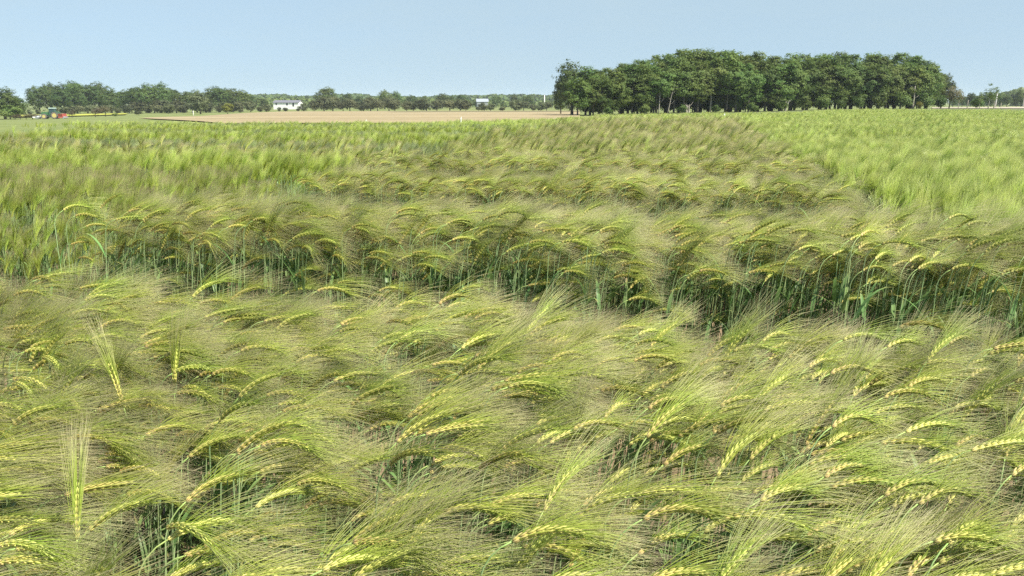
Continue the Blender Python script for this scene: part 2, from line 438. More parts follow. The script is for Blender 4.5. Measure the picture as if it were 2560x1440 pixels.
plant('yellow', 'shrub', 'yellowish shrub beside a bare trunk at the right end of the copse', 'shrub', 2296, copse_Y(2296) - 4.5, 1.6)
plant('brown', 'shrub', 'brownish twiggy shrub leaning over the edge of the pale field', 'shrub', 2372, 182, 5.0, None, 0.9)
for i, (px, y0, y1, lean, rr) in enumerate([(1647, 198, 292, 0.02, 0.10), (1668, 212, 292, 0.22, 0.09), (1716, 262, 292, 0.03, 0.20), (1722, 262, 292, -0.02, 0.18), (1963, 252, 285, 0.0, 0.22), (2281, 215, 276, 0.01, 0.20)]):
    names = ['slender pale bare trunk rising straight beside a leaning one in the copse', 'thin bare trunk leaning right at the front of the copse', 'pale sunlit trunk, left of a close pair at the copse edge', 'pale sunlit trunk, right of a close pair at the copse edge', 'thick pale trunk standing alone at the middle of the copse edge', 'tall pale dead trunk at the right end of the copse']
    Y = copse_Y(px) - 3.2
    h = h_for(px, Y, y0); mb = MB()
    pts = [Vector((lean * h * k / 6 + (rng.uniform(-.06, .06) if k else 0), rng.uniform(-.05, .05), h * k / 6 - (0.2 if k == 0 else 0))) for k in range(7)]
    mb.tube(pts, [rr * (1.15 - 0.13 * k) for k in range(7)], 7)
    for k in (2, 3, 4, 5):
        d = Vector((rng.choice([-1, 1]) * rng.uniform(.5, 1), rng.uniform(-.6, .2), rng.uniform(.2, .7)))
        mb.tube([pts[k], pts[k] + d * 0.5, pts[k] + d * 0.9 + Vector((0, 0, .3))], [rr * .35, rr * .22, rr * .08], 5)
    o = mb.build('bare_tree', M_barkpale, smooth=True); o.location = spot(px, Y); tag(o, names[i], 'tree')

# distant tree line on the left and middle
LEFT = [(10, 212, 218, 1.05), (45, 228, 238, 0.75), (98, 345, 209, 0.75), (128, 352, 204, 0.8), (160, 340, 208, 0.85), (192, 350, 199, 0.8), (218, 345, 206, 0.8), (248, 352, 202, 0.85), (278, 345, 222, 0.9), (310, 352, 222, 0.85), (338, 342, 213, 0.8), (372, 335, 206, 0.95), (402, 340, 206, 0.9), (430, 352, 218, 0.8), (462, 350, 224, 0.85), (492, 352, 222, 0.85), (524, 352, 219, 0.8), (548, 345, 213, 0.8), (578, 350, 215, 0.85), (606, 352, 222, 0.8), (626, 362, 236, 0.7)]
for i, (px, Y, top, wd) in enumerate(LEFT):
    lab = ['large dark oak at the left border, drooping toward the hedge', 'smaller oak just behind the large one at the left border'][i] if i < 2 else f'dark green oak, {ordinal(i - 2)} from the left in the tree line behind the tractor'
    plant('oak', 'oak_tree', lab, 'tree', px, Y, h_for(px, Y, top), 'oaks of the left tree line' if i > 1 else None, wd * 1.25, i)
MID = [(816, 420, 215, 0.85, 'tall round oak standing alone right of the white building'), (868, 440, 233, 1.05, 'broad lower oak right of the tall round one'), (900, 470, 238, 0.8, 'small bluish oak at the right foot of the broad oak'),
       (962, 440, 223, 0.9, 'wide dark oak in the middle of the horizon'), (990, 445, 226, 0.85, 'oak leaning against the right side of the wide dark oak'), (1030, 470, 236, 1.0, 'low oak with a flat top near the middle of the horizon'), (1060, 480, 240, 0.8, 'small oak filling a gap left of the pointed one'),
       (1106, 470, 230, 0.8, 'pointed oak above the long grey hedge bushes'), (1128, 480, 238, 0.8, 'short oak beside the pointed one'), (1155, 470, 235, 0.8, 'oak standing left of the grey shed'),
       (1240, 520, 238, 0.85, 'oak standing right of the grey shed'), (1288, 470, 234, 0.8, 'left one of two oaks short of the copse'), (1318, 480, 234, 0.85, 'right one of two oaks short of the copse'), (660, 450, 244, 0.7, 'small oak left of the white building')]
for px, Y, top, wd, lab in MID:
    plant('oak', 'oak_tree', lab, 'tree', px, Y, h_for(px, Y, top), None, wd * 1.2)
# hedge of willowy bushes along the far edge of the brown field
hx = []
px = 2
while px < 1445:
    hx.append(px); px += rng.uniform(14, 34)
HT = [(0, 14), (60, 14), (300, 18), (420, 22), (520, 22), (600, 18), (660, 20), (690, 9), (745, 9), (760, 22), (850, 24), (960, 23), (1040, 25), (1150, 24), (1190, 14), (1230, 12), (1260, 15), (1300, 18), (1345, 13), (1400, 18), (1450, 18)]
for i, px in enumerate(hx):
    Y = 325 + rng.uniform(-4, 10)
    hh = interp(HT, px) * rng.uniform(0.75, 1.6) * Y / FPX
    plant('bush', 'hedge_bush', f'grey-green hedge bush, {ordinal(i)} from the left along the far side of the fields', 'bush', px, Y, hh, 'hedge along the far side of the fields', rng.uniform(1.1, 1.7))
for i, (px, Y, yt, k, lab, wd) in enumerate([(178, 214, 274, 'brown', 'brownish bush directly behind the red implement', 1.0), (236, 222, 268, 'brown', 'broad brownish bush in front of the yellow rape strip', 1.35), (262, 226, 262, 'brown', 'taller brownish bush right of the broad one at the rape strip', 1.0), (288, 222, 283, 'shrub', 'low dark bush at the end of the rape strip', 2.2),
        (345, 240, 276, 'bush', 'low olive bush left of the single round tree by the hedge', 1.6), (420, 300, 258, 'bush', 'small round bush in front of the tree line', 1.3), (500, 270, 232, 'bush', 'tall olive round tree at the near side of the hedge', 1.15), (568, 262, 258, 'yellow', 'yellow flowering bush at the hedge end of the tree line', 1.1), (600, 300, 272, 'bush', 'low olive bush right of the yellow one', 1.5), (22, 208, 262, 'shrub', 'dark shrub below the large oak at the left border', 1.5)]):
    plant(k, 'bush', lab, 'bush', px, Y, h_for(px, Y, yt), None, wd)
for i, px in enumerate([34, 48, 62, 78, 92]):
    plant('brown', 'bush', f'low brown scrub, {ordinal(i)} from the left in front of the tractor', 'bush', px, 206, 1.2 + rng.uniform(0, .4), 'low scrub left of the tractor', 2.0)
# right border: young trees along the pale field and a belt of trees beyond it
for i, (px, Y, top, k, wd) in enumerate([(2395, 190, 222, 'birch', 1.3), (2448, 185, 228, 'birch', 1.5), (2470, 180, 208, 'birch', 1.5), (2484, 182, 214, 'birch', 1.5)]):
    plant(k, 'young_tree', f'thin light green young tree, {ordinal(i)} from the left on the verge right of the copse', 'tree', px, Y, h_for(px, Y, top), 'young trees on the verge', wd, i)
plant('shrub', 'bush', 'dark round bush under the young trees on the verge', 'bush', 2440, 186, 2.4, None, 1.1)
for i in range(12):
    px = 2385 + i * 19 + rng.uniform(-4, 4); Y = 345 + rng.uniform(0, 25)
    plant('oak', 'oak_tree', f'far oak, {ordinal(i)} from the left in the belt behind the pale field', 'tree', px, Y, h_for(px, Y, rng.uniform(226, 240) - (8 if px > 2530 else 0)), 'far belt of oaks at the right', rng.uniform(0.7, 0.95))

# far woods: masses nobody could count
def wood(name, label, y0, y1, topf, n, seed, m, size):
    rg = random.Random(seed); mb = MB()
    for i in range(n):
        px, Y = rg.uniform(y0[0], y0[1]), rg.uniform(*y1)
        X = x_at(px, Y); gz = ground_z(X, Y)
        h = max(4, z_at(topf(px) + rg.uniform(0, 3), Y) - gz); r = rg.uniform(0.35, 0.6) * h
        for k in range(16):
            d = Vector((rg.gauss(0, 1), rg.gauss(0, 1), abs(rg.gauss(0, 1)))).normalized()
            q = Vector((X, Y, gz + h * 0.45)) + Vector((d.x * r, d.y * r, d.z * h * 0.52 - rg.uniform(0, .45) * h * (k > 9)))
            a = d.orthogonal().normalized(); b = d.cross(a); s = r * rg.uniform(.35, .6)
            an = rg.uniform(0, 6.28); a, b = a * math.cos(an) + b * math.sin(an), b * math.cos(an) - a * math.sin(an)
            mb.add([q - a * s - b * s * .5, q + a * s - b * s * .7, q + a * s * .8 + b * s * .8, q + d * s * .35 - a * s * .7 + b * s], [(0, 1, 2, 3)])
    o = mb.build(name, m); tag(o, label, 'wood', None, 'stuff')
wood('distant_wood', 'far bluish wood along the horizon left and middle', (560, 1450), (950, 1150), lambda p: interp([(560, 236), (700, 236), (740, 240), (800, 238), (900, 234), (940, 240), (1050, 241), (1160, 238), (1260, 236), (1450, 238)], p), 520, 5, M_oak, 1)
wood('distant_wood', 'nearer dark green tree mass behind the white building', (600, 1440), (560, 700), lambda p: interp([(600, 244), (760, 246), (880, 248), (960, 244), (1100, 245), (1200, 250), (1440, 252)], p), 360, 6, M_oak, 1)
wood('distant_wood', 'hazy wooded skyline at the right border', (2380, 2700), (600, 900), lambda p: interp([(2380, 244), (2480, 238), (2540, 224), (2700, 218)], p), 200, 7, M_oak, 1)

# ------------------------------------------------------------------ buildings, poles, stakes
M_white = plain('white_render', (0.80, 0.79, 0.75), 0.7, vary=0.04, scale=0.6)
M_roof = plain('slate_roof', (0.16, 0.155, 0.17), 0.6, vary=0.2, scale=1.5)
M_dark = plain('dark_glass', (0.02, 0.025, 0.03), 0.15, vary=0.1)
M_greywall = plain('grey_sheet_metal', (0.40, 0.42, 0.43), 0.5, vary=0.06, scale=2)
M_metalroof = plain('pale_metal_roof', (0.30, 0.33, 0.35), 0.6, vary=0.05, scale=2)
M_pole = plain('concrete', (0.62, 0.60, 0.55), 0.8, vary=0.08, scale=3)
M_stake = plain('painted_stake', (0.80, 0.78, 0.70), 0.6, vary=0.05)
M_woodpost = plain('weathered_wood', (0.33, 0.28, 0.21), 0.9, vary=0.2)

def gable(name, label, px0, px1, Y, y_base, y_eave, y_ridge, depth, rz, wm, rm, over, wins):
    X0, X1 = x_at(px0, Y), x_at(px1, Y); W = X1 - X0
    zb, ze, zr = z_at(y_base, Y), z_at(y_eave, Y), z_at(y_ridge, Y)
    zg = ground_z((X0 + X1) / 2, Y) - 0.3
    zb = min(zb, zg)
    b = thing(name, label, 'building', ((X0 + X1) / 2, Y, zb), rz)
    he, hr = ze - zb, zr - zb
    mb = MB(); x, d = W / 2, depth / 2
    mb.add([(-x, -d, 0), (x, -d, 0), (x, d, 0), (-x, d, 0), (-x, -d, he), (x, -d, he), (x, d, he), (-x, d, he), (-x, 0, hr - .06), (x, 0, hr - .06)],
           [(0, 1, 5, 4), (2, 3, 7, 6), (1, 2, 6, 9, 5), (3, 0, 4, 8, 7)])
    mb.build('wall', wm, b)
    mb = MB(); xo, do = x + over, d + over; dr = (hr - he) / d * over; th = 0.18
    for s in (-1, 1):
        p = [(-xo, s * do, he - dr), (xo, s * do, he - dr), (xo, 0, hr), (-xo, 0, hr)]
        mb.add(p + [(a, bb, c + th) for a, bb, c in p], [(0, 1, 2, 3), (7, 6, 5, 4), (0, 4, 5, 1), (1, 5, 6, 2), (3, 7, 4, 0)])
    mb.build('roof', rm, b)
    for (fx, wz, ww, wh, nm) in wins:
        mb = MB(); mb.box((-x + fx * W, -d - 0.01, he - wz), (ww, 0.08, wh)); f = mb.build(nm, M_dark, b)
        mb = MB(); mb.box((-x + fx * W, -d - 0.035, he - wz + wh / 2 + .05), (ww + .2, 0.1, .09)); mb.build('lintel', M_pole, f)
    return b
gable('house', 'long white low house with grey roof behind the hedge bushes', 689, 752, 470, 268, 256.5, 251.2, 8, R(-4), M_white, M_roof, 0.4, [(0.12, 0.75, 0.75, 1.2, 'window'), (0.55, 0.9, 0.9, 1.2, 'window'), (0.8, 1.1, 0.9, 2.0, 'door')])
gable('shed', 'small grey metal shed with pale sloping roof among trees', 1192, 1219, 560, 266, 254, 247.5, 7, R(6), M_greywall, M_metalroof, 0.5, [(0.5, 1.4, 2.2, 2.0, 'door')])
gable('barn', 'low pale roofed barn mostly hidden left of the grey shed', 1062, 1090, 600, 264, 256.4, 254.8, 6, R(2), M_greywall, M_metalroof, 0.5, [(0.4, 1.2, 2.0, 1.6, 'door')])

def pole(name, label, px, Y, ytop, r, m, cat='pole', lean=0.0, cap=None):
    h = h_for(px, Y, ytop); mb = MB()
    mb.tube([(0, 0, -0.2), (lean * h * .5, 0, h * .5), (lean * h, 0, h)], [r, r * .85, r * .65], 8)
    if cap: mb.box((lean * h, 0, h * 0.96), (cap, r * 1.2, r * 1.2))
    o = mb.build(name, m, smooth=True); o.location = spot(px, Y); tag(o, label, cat); return o
pole('utility_pole', 'tall white concrete pole standing in the pale field at the right', 2488, 260, 229, 0.20, M_pole, lean=0.03)
pole('utility_pole', 'slim white mast rising above the far trees left of the copse', 1361, 520, 237, 0.35, M_stake)
pole('utility_pole', 'grey pole cut by the right border of the picture', 2558, 290, 222, 0.18, M_pole)
pole('fence_post', 'thin weathered post on the verge near the young trees', 2417, 178, 250, 0.10, M_woodpost, 'post', 0.05)
pole('fence_post', 'thin post in the pale field beside the tall white pole', 2502, 240, 257, 0.08, M_woodpost, 'post')
pole('marker_post', 'small white post at the grassy edge of the brown field', 482, 215, 277, 0.10, M_stake, 'post')
def stake(label, px, Y, ytop, lean, col=M_stake):
    X = x_at(px, Y); h = z_at(ytop, Y) - ground_z(X, Y); mb = MB()
    mb.tube([(0, 0, -.2), (lean * h * .9, 0, h * .9), (lean * h, 0, h)], [.018, .018, .005], 6)
    mb.box((lean * h * .93, 0, h * .93), (.05, .03, .06))
    o = mb.build('plot_stake', col); o.location = spot(px, Y); tag(o, label, 'stake', 'stakes marking the plots')
stake('white leaning stake in the barley in front of the copse', 1800, 33, 282, 0.12)
stake('white stake poking above the green barley before the brown field', 1147, 29, 291, 0.1)
stake('low white stake tip at the far edge of the left plots', 917, 29, 298, 0.02)
for i, px in enumerate([2146, 2190, 2230]):
    stake(f'tiny white stake below the copse, {ordinal(i)} from the left on the verge', px, 120, 275, 0.0)

# ------------------------------------------------------------------ tractor with its implements
M_green = plain('green_paint', (0.045, 0.14, 0.055), 0.5, vary=0.1)
M_yel = plain('yellow_paint', (0.52, 0.43, 0.14), 0.6, vary=0.08)
M_tyre = plain('dusty_tyre', (0.14, 0.12, 0.11), 0.9, vary=0.2)
M_red = plain('red_paint', (0.40, 0.09, 0.07), 0.6, vary=0.15)
M_steel = plain('worn_steel', (0.34, 0.36, 0.35), 0.5, 0.4, vary=0.15)
M_cabglass = plain('cab_glass', (0.03, 0.06, 0.065), 0.08, vary=0.1)
M_cabroof = plain('pale_cab_roof', (0.42, 0.55, 0.46), 0.4, vary=0.05)
tx, ty, tz = spot(126, 205)
T = thing('tractor', 'green tractor with yellow wheel rims parked facing left', 'tractor', (tx, ty, tz + 0.02), R(8))
mb = MB(); mb.box((-1.15, 0, 1.30), (1.9, 0.85, 0.75), taper=0.9); mb.box((-2.05, 0, 1.22), (0.12, 0.78, 0.62)); mb.build('hood', M_green, T)
mb = MB(); mb.box((-0.3, 0, 0.72), (3.6, 0.5, 0.45)); mb.box((-1.35, 0, 0.62), (0.22, 1.4, 0.2)); mb.box((0.9, 0, .85), (.5, 1.3, .3)); mb.build('chassis', M_steel, T)
mb = MB()
for sx, tx_ in ((-0.22, -.12), (1.12, .98)):
    for sy in (-.7, .7): mb.tube([(sx, sy, 1.1), (tx_, sy * .93, 2.55)], [.05, .05], 6)
mb.box((0.45, 0, 1.2), (1.4, 1.45, 0.35)); mb.build('cab', M_green, T)
mb = MB(); mb.box((0.45, 0, 1.95), (1.26, 1.34, 1.16), taper=0.88); mb.build('cab_window', M_cabglass, T)
mb = MB(); mb.box((0.45, 0, 2.62), (1.45, 1.5, 0.16), taper=0.9); mb.build('cab_roof', M_cabroof, T)
mb = MB(); mb.tube([(-.55, .3, 1.6), (-.55, .3, 2.45)], [.05, .045], 8); mb.build('exhaust', M_steel, T)
for sy in (-1, 1):
    mb = MB()
    for k in range(6):
        a0, a1 = R(25 + k * 25), R(50 + k * 25)
        r0, r1 = .93, .98
        p = []
        for a in (a0, a1):
            for r_ in (r0, r1):
                for yy in (.52, 1.0): p.append((1.05 + r_ * math.cos(a), sy * yy, .85 + r_ * math.sin(a)))
        mb.add(p, [(0, 1, 5, 4), (2, 6, 7, 3), (0, 4, 6, 2), (1, 3, 7, 5)])
    mb.build('mudguard', M_green, T)
    for nm, cx, rad, wd in (('front_wheel', -1.4, .62, .36), ('rear_wheel', 1.05, .86, .46)):
        mb = MB(); h = wd / 2
        mb.lathe([(rad * .58, -h * .8), (rad * .84, -h), (rad * .97, -h * .8), (rad, -h * .3), (rad, h * .3), (rad * .97, h * .8), (rad * .84, h), (rad * .58, h * .8)], (0, 0, 0), seg=28)
        for k in range(22):
            a = 2 * math.pi * k / 22
            c_, s_ = math.cos(a) * rad * 1.01, math.sin(a) * rad * 1.01
            mb.box((c_, h * .35 * (-1) ** k, s_), (.07, wd * .5, .07))
        wl = mb.build('wheel', M_tyre, T); wl.location = (cx, sy * .78, rad)
        mb = MB()
        mb.lathe([(rad * .2, sy * h * .3), (rad * .3, sy * h * .55), (rad * .5, sy * h * .6), (rad * .59, sy * h * .86), (rad * .61, sy * h * .84)], (0, 0, 0), seg=24)
        mb.build('rim', M_yel, wl)
D = thing('seed_drill', 'red implement hitched behind the green tractor', 'implement', (tx + 2.75, ty, tz + .02), R(8))
mb = MB(); mb.box((0, 0, .95), (.85, 2.6, .62), taper=1.2); mb.build('hopper', M_red, D)
mb = MB(); mb.box((0, 0, .42), (.95, 2.7, .3)); mb.tube([(-.9, 0, .75), (-.3, 0, .7)], [.06, .06], 6); mb.box((.55, 0, .62), (.25, 2.5, .5)); mb.build('frame', M_red, D)
mb = MB(); mb.lathe([(.26, -1.25), (.3, -1.2), (.3, 1.2), (.26, 1.25)], (.55, 0, .3), seg=16); mb.build('roller', M_steel, D)
for sy in (-1, -.4, .4, 1):
    mb = MB(); mb.tube([(.5, sy, .7), (.95, sy, .55), (1.05, sy, .12)], [.04, .03, .02], 5); mb.build('tine', M_woodpost, D)
F = thing('press_roller', 'grey press roller mounted ahead of the tractor', 'implement', (tx - 3.1, ty, tz + .02), R(8))
mb = MB(); mb.tube([(1.0, 0, .8), (.4, 0, 1.0), (-.2, 0, .75), (-.9, 0, .62)], [.1, .09, .09, .08], 6); mb.tube([(.9, .4, .6), (.1, .4, .5)], [.07, .07], 6); mb.tube([(.9, -.4, .6), (.1, -.4, .5)], [.07, .07], 6); mb.build('frame', M_steel, F)
for k in range(7):
    mb = MB(); y = -1.05 + k * .35
    mb.lathe([(.3, y - .05), (.36, y), (.3, y + .05)], (-.15, 0, .36), seg=18); mb.build('press_ring', M_steel, F)
mb = MB(); mb.box((-.95, -.3, .42), (.55, .9, .3)); mb.build('ballast_weight', M_white, F)

# ------------------------------------------------------------------ barley
def barley_mats(tag_, awn, ear, stem, leaf, val=0.2):
    return [leafy(tag_ + '_stem', stem, 0.45, 0.15, 0.015, val), leafy(tag_ + '_leaf', leaf, 0.4, 0.3, 0.02, val),
            leafy(tag_ + '_ear', ear, 0.5, 0.12, 0.02, val), leafy(tag_ + '_awn', awn, 0.36, 0.2, 0.012, val, spec=0.4)]
STEM = [(0.0, (0.30, 0.32, 0.14)), (0.25, (0.27, 0.37, 0.16)), (0.7, (0.34, 0.45, 0.19)), (1.0, (0.38, 0.52, 0.14))]
LEAF = [(0.0, (0.16, 0.28, 0.08)), (0.7, (0.20, 0.32, 0.10)), (0.9, (0.36, 0.35, 0.11)), (1.0, (0.42, 0.34, 0.14))]
VAR = {
 'nod': barley_mats('nodding', [(0, (0.31, 0.42, 0.04)), (0.35, (0.40, 0.46, 0.09)), (0.65, (0.50, 0.49, 0.21)), (1, (0.50, 0.42, 0.27))], [(0, (0.64, 0.52, 0.20)), (0.3, (0.65, 0.60, 0.16)), (1, (0.56, 0.61, 0.15))], STEM, LEAF, 0.22),
 'nodfar': barley_mats('nodding_far', [(0, (0.35, 0.47, 0.06)), (0.35, (0.44, 0.51, 0.12)), (0.65, (0.53, 0.52, 0.20)), (1, (0.52, 0.44, 0.26))], [(0, (0.66, 0.59, 0.22)), (1, (0.60, 0.64, 0.20))], STEM, LEAF, 0.2),
 'bri': barley_mats('bright', [(0, (0.38, 0.52, 0.06)), (0.6, (0.49, 0.60, 0.12)), (1, (0.60, 0.64, 0.23))], [(0, (0.48, 0.56, 0.10)), (1, (0.42, 0.55, 0.10))], STEM, LEAF, 0.16),
 'pur': barley_mats('purple', [(0, (0.36, 0.50, 0.06)), (0.6, (0.42, 0.50, 0.11)), (0.85, (0.45, 0.42, 0.20)), (1, (0.44, 0.29, 0.24))], [(0, (0.46, 0.54, 0.11)), (1, (0.44, 0.54, 0.12))], STEM, LEAF, 0.2),
 'gry': barley_mats('greygreen', [(0, (0.30, 0.41, 0.11)), (0.6, (0.35, 0.43, 0.17)), (1, (0.42, 0.44, 0.24))], [(0, (0.46, 0.52, 0.14)), (1, (0.42, 0.52, 0.15))], STEM, LEAF, 0.2),
}

def blade(mb, pts, wid, side, mi=0):
    """a leaf: strip with a folded midrib"""
    n = len(pts); vs_, ts, fs = [], [], []
    for i, p in enumerate(pts):
        f = i / (n - 1); ww = wid * (0.75 + 0.9 * f - 1.65 * f * f) if f < 1 else 0.0004
        ww = max(ww, 0.0004)
        vs_ += [p - side * ww + Vector((0, 0, ww * .3)), p, p + side * ww + Vector((0, 0, ww * .3))]; ts += [f] * 3
    for i in range(n - 1):
        a = i * 3
        fs += [(a, a + 1, a + 4, a + 3), (a + 1, a + 2, a + 5, a + 4)]
    mb.add(vs_, fs, mi, ts)

def stalk(rg, Ls, th1, th2, ear=0.085, awn=0.135, nodes=17, awn_r=0.00043, lean=0.06, spread=0.18, nleaf=3, curl=0.5):
    """one barley stalk heading +X, as separate part meshes; angles are measured from the vertical"""
    seq = []                                        # (arc length, angle)
    P = [Vector((0, 0, 0))]; TH = [lean * .3]
    def step(ds, th):
        P.append(P[-1] + Vector((math.sin(th), 0, math.cos(th))) * ds); TH.append(th)
    ns = 7
    wob = rg.uniform(-.03, .03)
    for i in range(ns): step(Ls / ns, lean * (0.3 + i / ns) + wob * math.sin(i))
    a0 = TH[-1]
    neck = 0.075
    for i in range(4): step(neck / 4, a0 + (th1 - a0) * (i + 1) / 4)
    n_stem = len(P)
    parts = {}
    st = MB(); side = Vector((0, 1, 0))
    st.tube(P, [0.0022 - 0.0011 * i / (n_stem - 1) for i in range(n_stem)], 5)
    for zf in (.42, .68):                            # swollen joints
        k = max(1, int(zf * ns)); st.tube([P[k] - Vector((0, 0, .006)), P[k], P[k] + Vector((0, 0, .006))], [.0019, .0030, .0019], 5)
    parts['stem'] = st
    leaves = []
    for i in range(nleaf):
        k = [5, 3, 2, 1][i]; base = P[k].lerp(P[k + 1], rg.random())
        az = rg.uniform(0, 6.28) if rg.random() < .5 else rg.gauss(0, .9)
        d = Vector((math.cos(az), math.sin(az), 0)); ln = rg.uniform(.12, .21); up = rg.uniform(.25, .6); droop = rg.uniform(.6, 1.9)
        pts = []; q = base.copy(); ang = up
        for j in range(7):
            pts.append(q.copy()); q = q + (d * math.sin(ang) + Vector((0, 0, math.cos(ang)))) * (ln / 6); ang += droop / 6 * (0.4 + j * .25)
        lf = MB(); blade(lf, pts, rg.uniform(.005, .0085), d.cross(Vector((0, 0, 1)))); leaves.append(lf)
    parts['leaves'] = leaves
    # ear: spikelets in threes, alternating sides
    er, aw = MB(), MB()
    E0 = P[-1].copy(); q = E0.copy(); ax = []
    for i in range(nodes):
        f = i / (nodes - 1); th = th1 + (th2 - th1) * f
        T_ = Vector((math.sin(th), 0, math.cos(th))); N_ = Vector((-math.cos(th), 0, math.sin(th)))
        ax.append((q.copy(), T_, N_)); q = q + T_ * (ear / nodes)
    er.tube([a[0] for a in ax], [.0022] * (nodes - 1) + [.001], 5, 0, [.5] * nodes)
    tipdir = ax[-1][1]
    for i, (p, T_, N_) in enumerate(ax):
        f = i / (nodes - 1); sgn = 1 if i % 2 else -1
        sz = 0.75 + 0.35 * math.sin(math.pi * min(1, f * .9 + .12)); 
        for phi in (-62, 0, 62):
            ph = R(phi) + (0 if sgn > 0 else math.pi)
            Rr = (side * math.cos(ph) + N_ * math.sin(ph)).normalized()
            ke = (T_ * math.cos(.21) + Rr * math.sin(.21)).normalized()
            c = p + Rr * 0.0024 * sz
            kl, kw = .0122 * sz, .0019 * sz
            A = ke.orthogonal().normalized(); B = ke.cross(A)
            rings = [(0, .35), (.3, 1.0), (.62, .85), (1.0, .08)]
            vs_, ts, fs = [], [], []
            tk = min(1, max(0, f * .8 + rg.uniform(-.1, .15)))
            for hgt, rr in rings:
                for k in range(5):
                    an = 2 * math.pi * k / 5
                    vs_.append(c + ke * kl * hgt + (A * math.cos(an) + B * math.sin(an)) * kw * rr); ts.append(tk)
            for j in range(3):
                for k in range(5):
                    k2 = (k + 1) % 5; fs.append((j * 5 + k, j * 5 + k2, (j + 1) * 5 + k2, (j + 1) * 5 + k))
            er.add(vs_, fs, 0, ts)
            # awn from the kernel's tip
            b0 = c + ke * kl * .95
            la = awn * (1.08 - .30 * f) * rg.uniform(.85, 1.12)
            d0 = (T_ * .92 + Rr * spread * rg.uniform(.5, 1.25)).normalized()
            d1 = (d0 * .6 + tipdir * .4 * (1 + curl) + Rr * .06 + Vector((rg.gauss(0, .07), rg.gauss(0, .07), rg.gauss(0, .07) - .03))).normalized()
            pts = [b0, b0 + d0 * la * .3, b0 + d0 * la * .3 + (d0 + d1).normalized() * la * .35, b0 + d0 * la * .3 + (d0 + d1).normalized() * la * .35 + d1 * la * .35]
            aw.tube(pts, [awn_r, awn_r * .9, awn_r * .65, awn_r * .22], 3, 0, [0, .3, .65, 1.0], False)
    parts['ear'] = er; parts['awns'] = aw
    return parts

def whole(parts):
    mb = MB(); mb.join(parts['stem'], 0)
    for l in parts['leaves']: mb.join(l, 1)
    mb.join(parts['ear'], 2); mb.join(parts['awns'], 3)
    return mb

def hidden_collection(name, meshes):
    col = bpy.data.collections.new(name)
    for i, me in enumerate(meshes):
        o = bpy.data.objects.new('%s_%03d' % (name, i), me); col.objects.link(o)
    return col

def nod_parts(seed, **kw):
    rg = random.Random(seed); u = rg.random()
    if u < .06: th1, th2 = R(rg.uniform(8, 25)), R(rg.uniform(25, 50))
    elif u < .22: th1, th2 = R(rg.uniform(35, 50)), R(rg.uniform(70, 88))
    else: th1, th2 = R(rg.uniform(54, 78)), R(rg.uniform(90, 118))
    a = dict(Ls=.80 + rg.uniform(-.05, .05), th1=th1, th2=th2, ear=rg.uniform(.088, .118), awn=rg.uniform(.135, .175), lean=rg.uniform(.03, .12), nleaf=rg.choice([3, 4, 4, 4]))
    a.update(kw); return stalk(rg, **a)
def up_parts(seed, **kw):
    rg = random.Random(seed)
    th1 = R(rg.uniform(3, 18)); th2 = th1 + R(rg.uniform(8, 30))
    if rg.random() < .12: th1, th2 = R(35), R(75)
    a = dict(Ls=.76 + rg.uniform(-.05, .05), th1=th1, th2=th2, ear=rg.uniform(.07, .09), awn=rg.uniform(.13, .165), lean=rg.uniform(.0, .06), spread=.26, nleaf=rg.choice([2, 3, 3, 4]))
    a.update(kw); return stalk(rg, **a)

NPROTO = 18
near_nod = [nod_parts(100 + i) for i in range(NPROTO)]
near_meshes = [dict(stem=p['stem'].mesh('stem', VAR['nod'][0]), leaves=[l.mesh('leaf', VAR['nod'][1]) for l in p['leaves']], ear=p['ear'].mesh('ear', VAR['nod'][2]), awns=p['awns'].mesh('awns', VAR['nod'][3])) for p in near_nod]
COL = {'nod': hidden_collection('nodding_stalk', [whole(p).mesh('stalk', VAR['nod']) for p in near_nod])}
# thicker bristles for stalks some way off, so that a bristle narrower than a pixel still counts
COL['nod_far'] = hidden_collection('nodding_stalk_far', [whole(nod_parts(200 + i, awn_r=.0006, nleaf=2, awn=.145)).mesh('stalk', VAR['nodfar']) for i in range(10)])
for v in ('bri', 'pur', 'gry'):
    COL[v] = hidden_collection(v + '_stalk', [whole(up_parts(300 + i, awn_r=.0006, nleaf=2)).mesh('stalk', VAR[v]) for i in range(9)])
def tuft(rg, maker, mats, n, rad, name):
    mb = MB()
    for i in range(n):
        p = whole(maker(rg.randrange(10 ** 6), nodes=6, awn_r=.0011, nleaf=1))
        a = rg.uniform(0, 6.28); r_ = rad * math.sqrt(rg.random()); yaw = rg.gauss(0, .5); c, s = math.cos(yaw), math.sin(yaw)
        ox, oy = r_ * math.cos(a), r_ * math.sin(a); k = rg.uniform(.92, 1.06)
        p.v = [((x * c - y * s) * k + ox, (x * s + y * c) * k + oy, z * k) for x, y, z in p.v]
        mb.join(p)
    return mb.mesh(name, mats)
rg = random.Random(77)
COL['bri_tuft'] = hidden_collection('bri_tuft', [tuft(rg, up_parts, VAR['bri'], 9, .14, 'tuft') for i in range(5)])

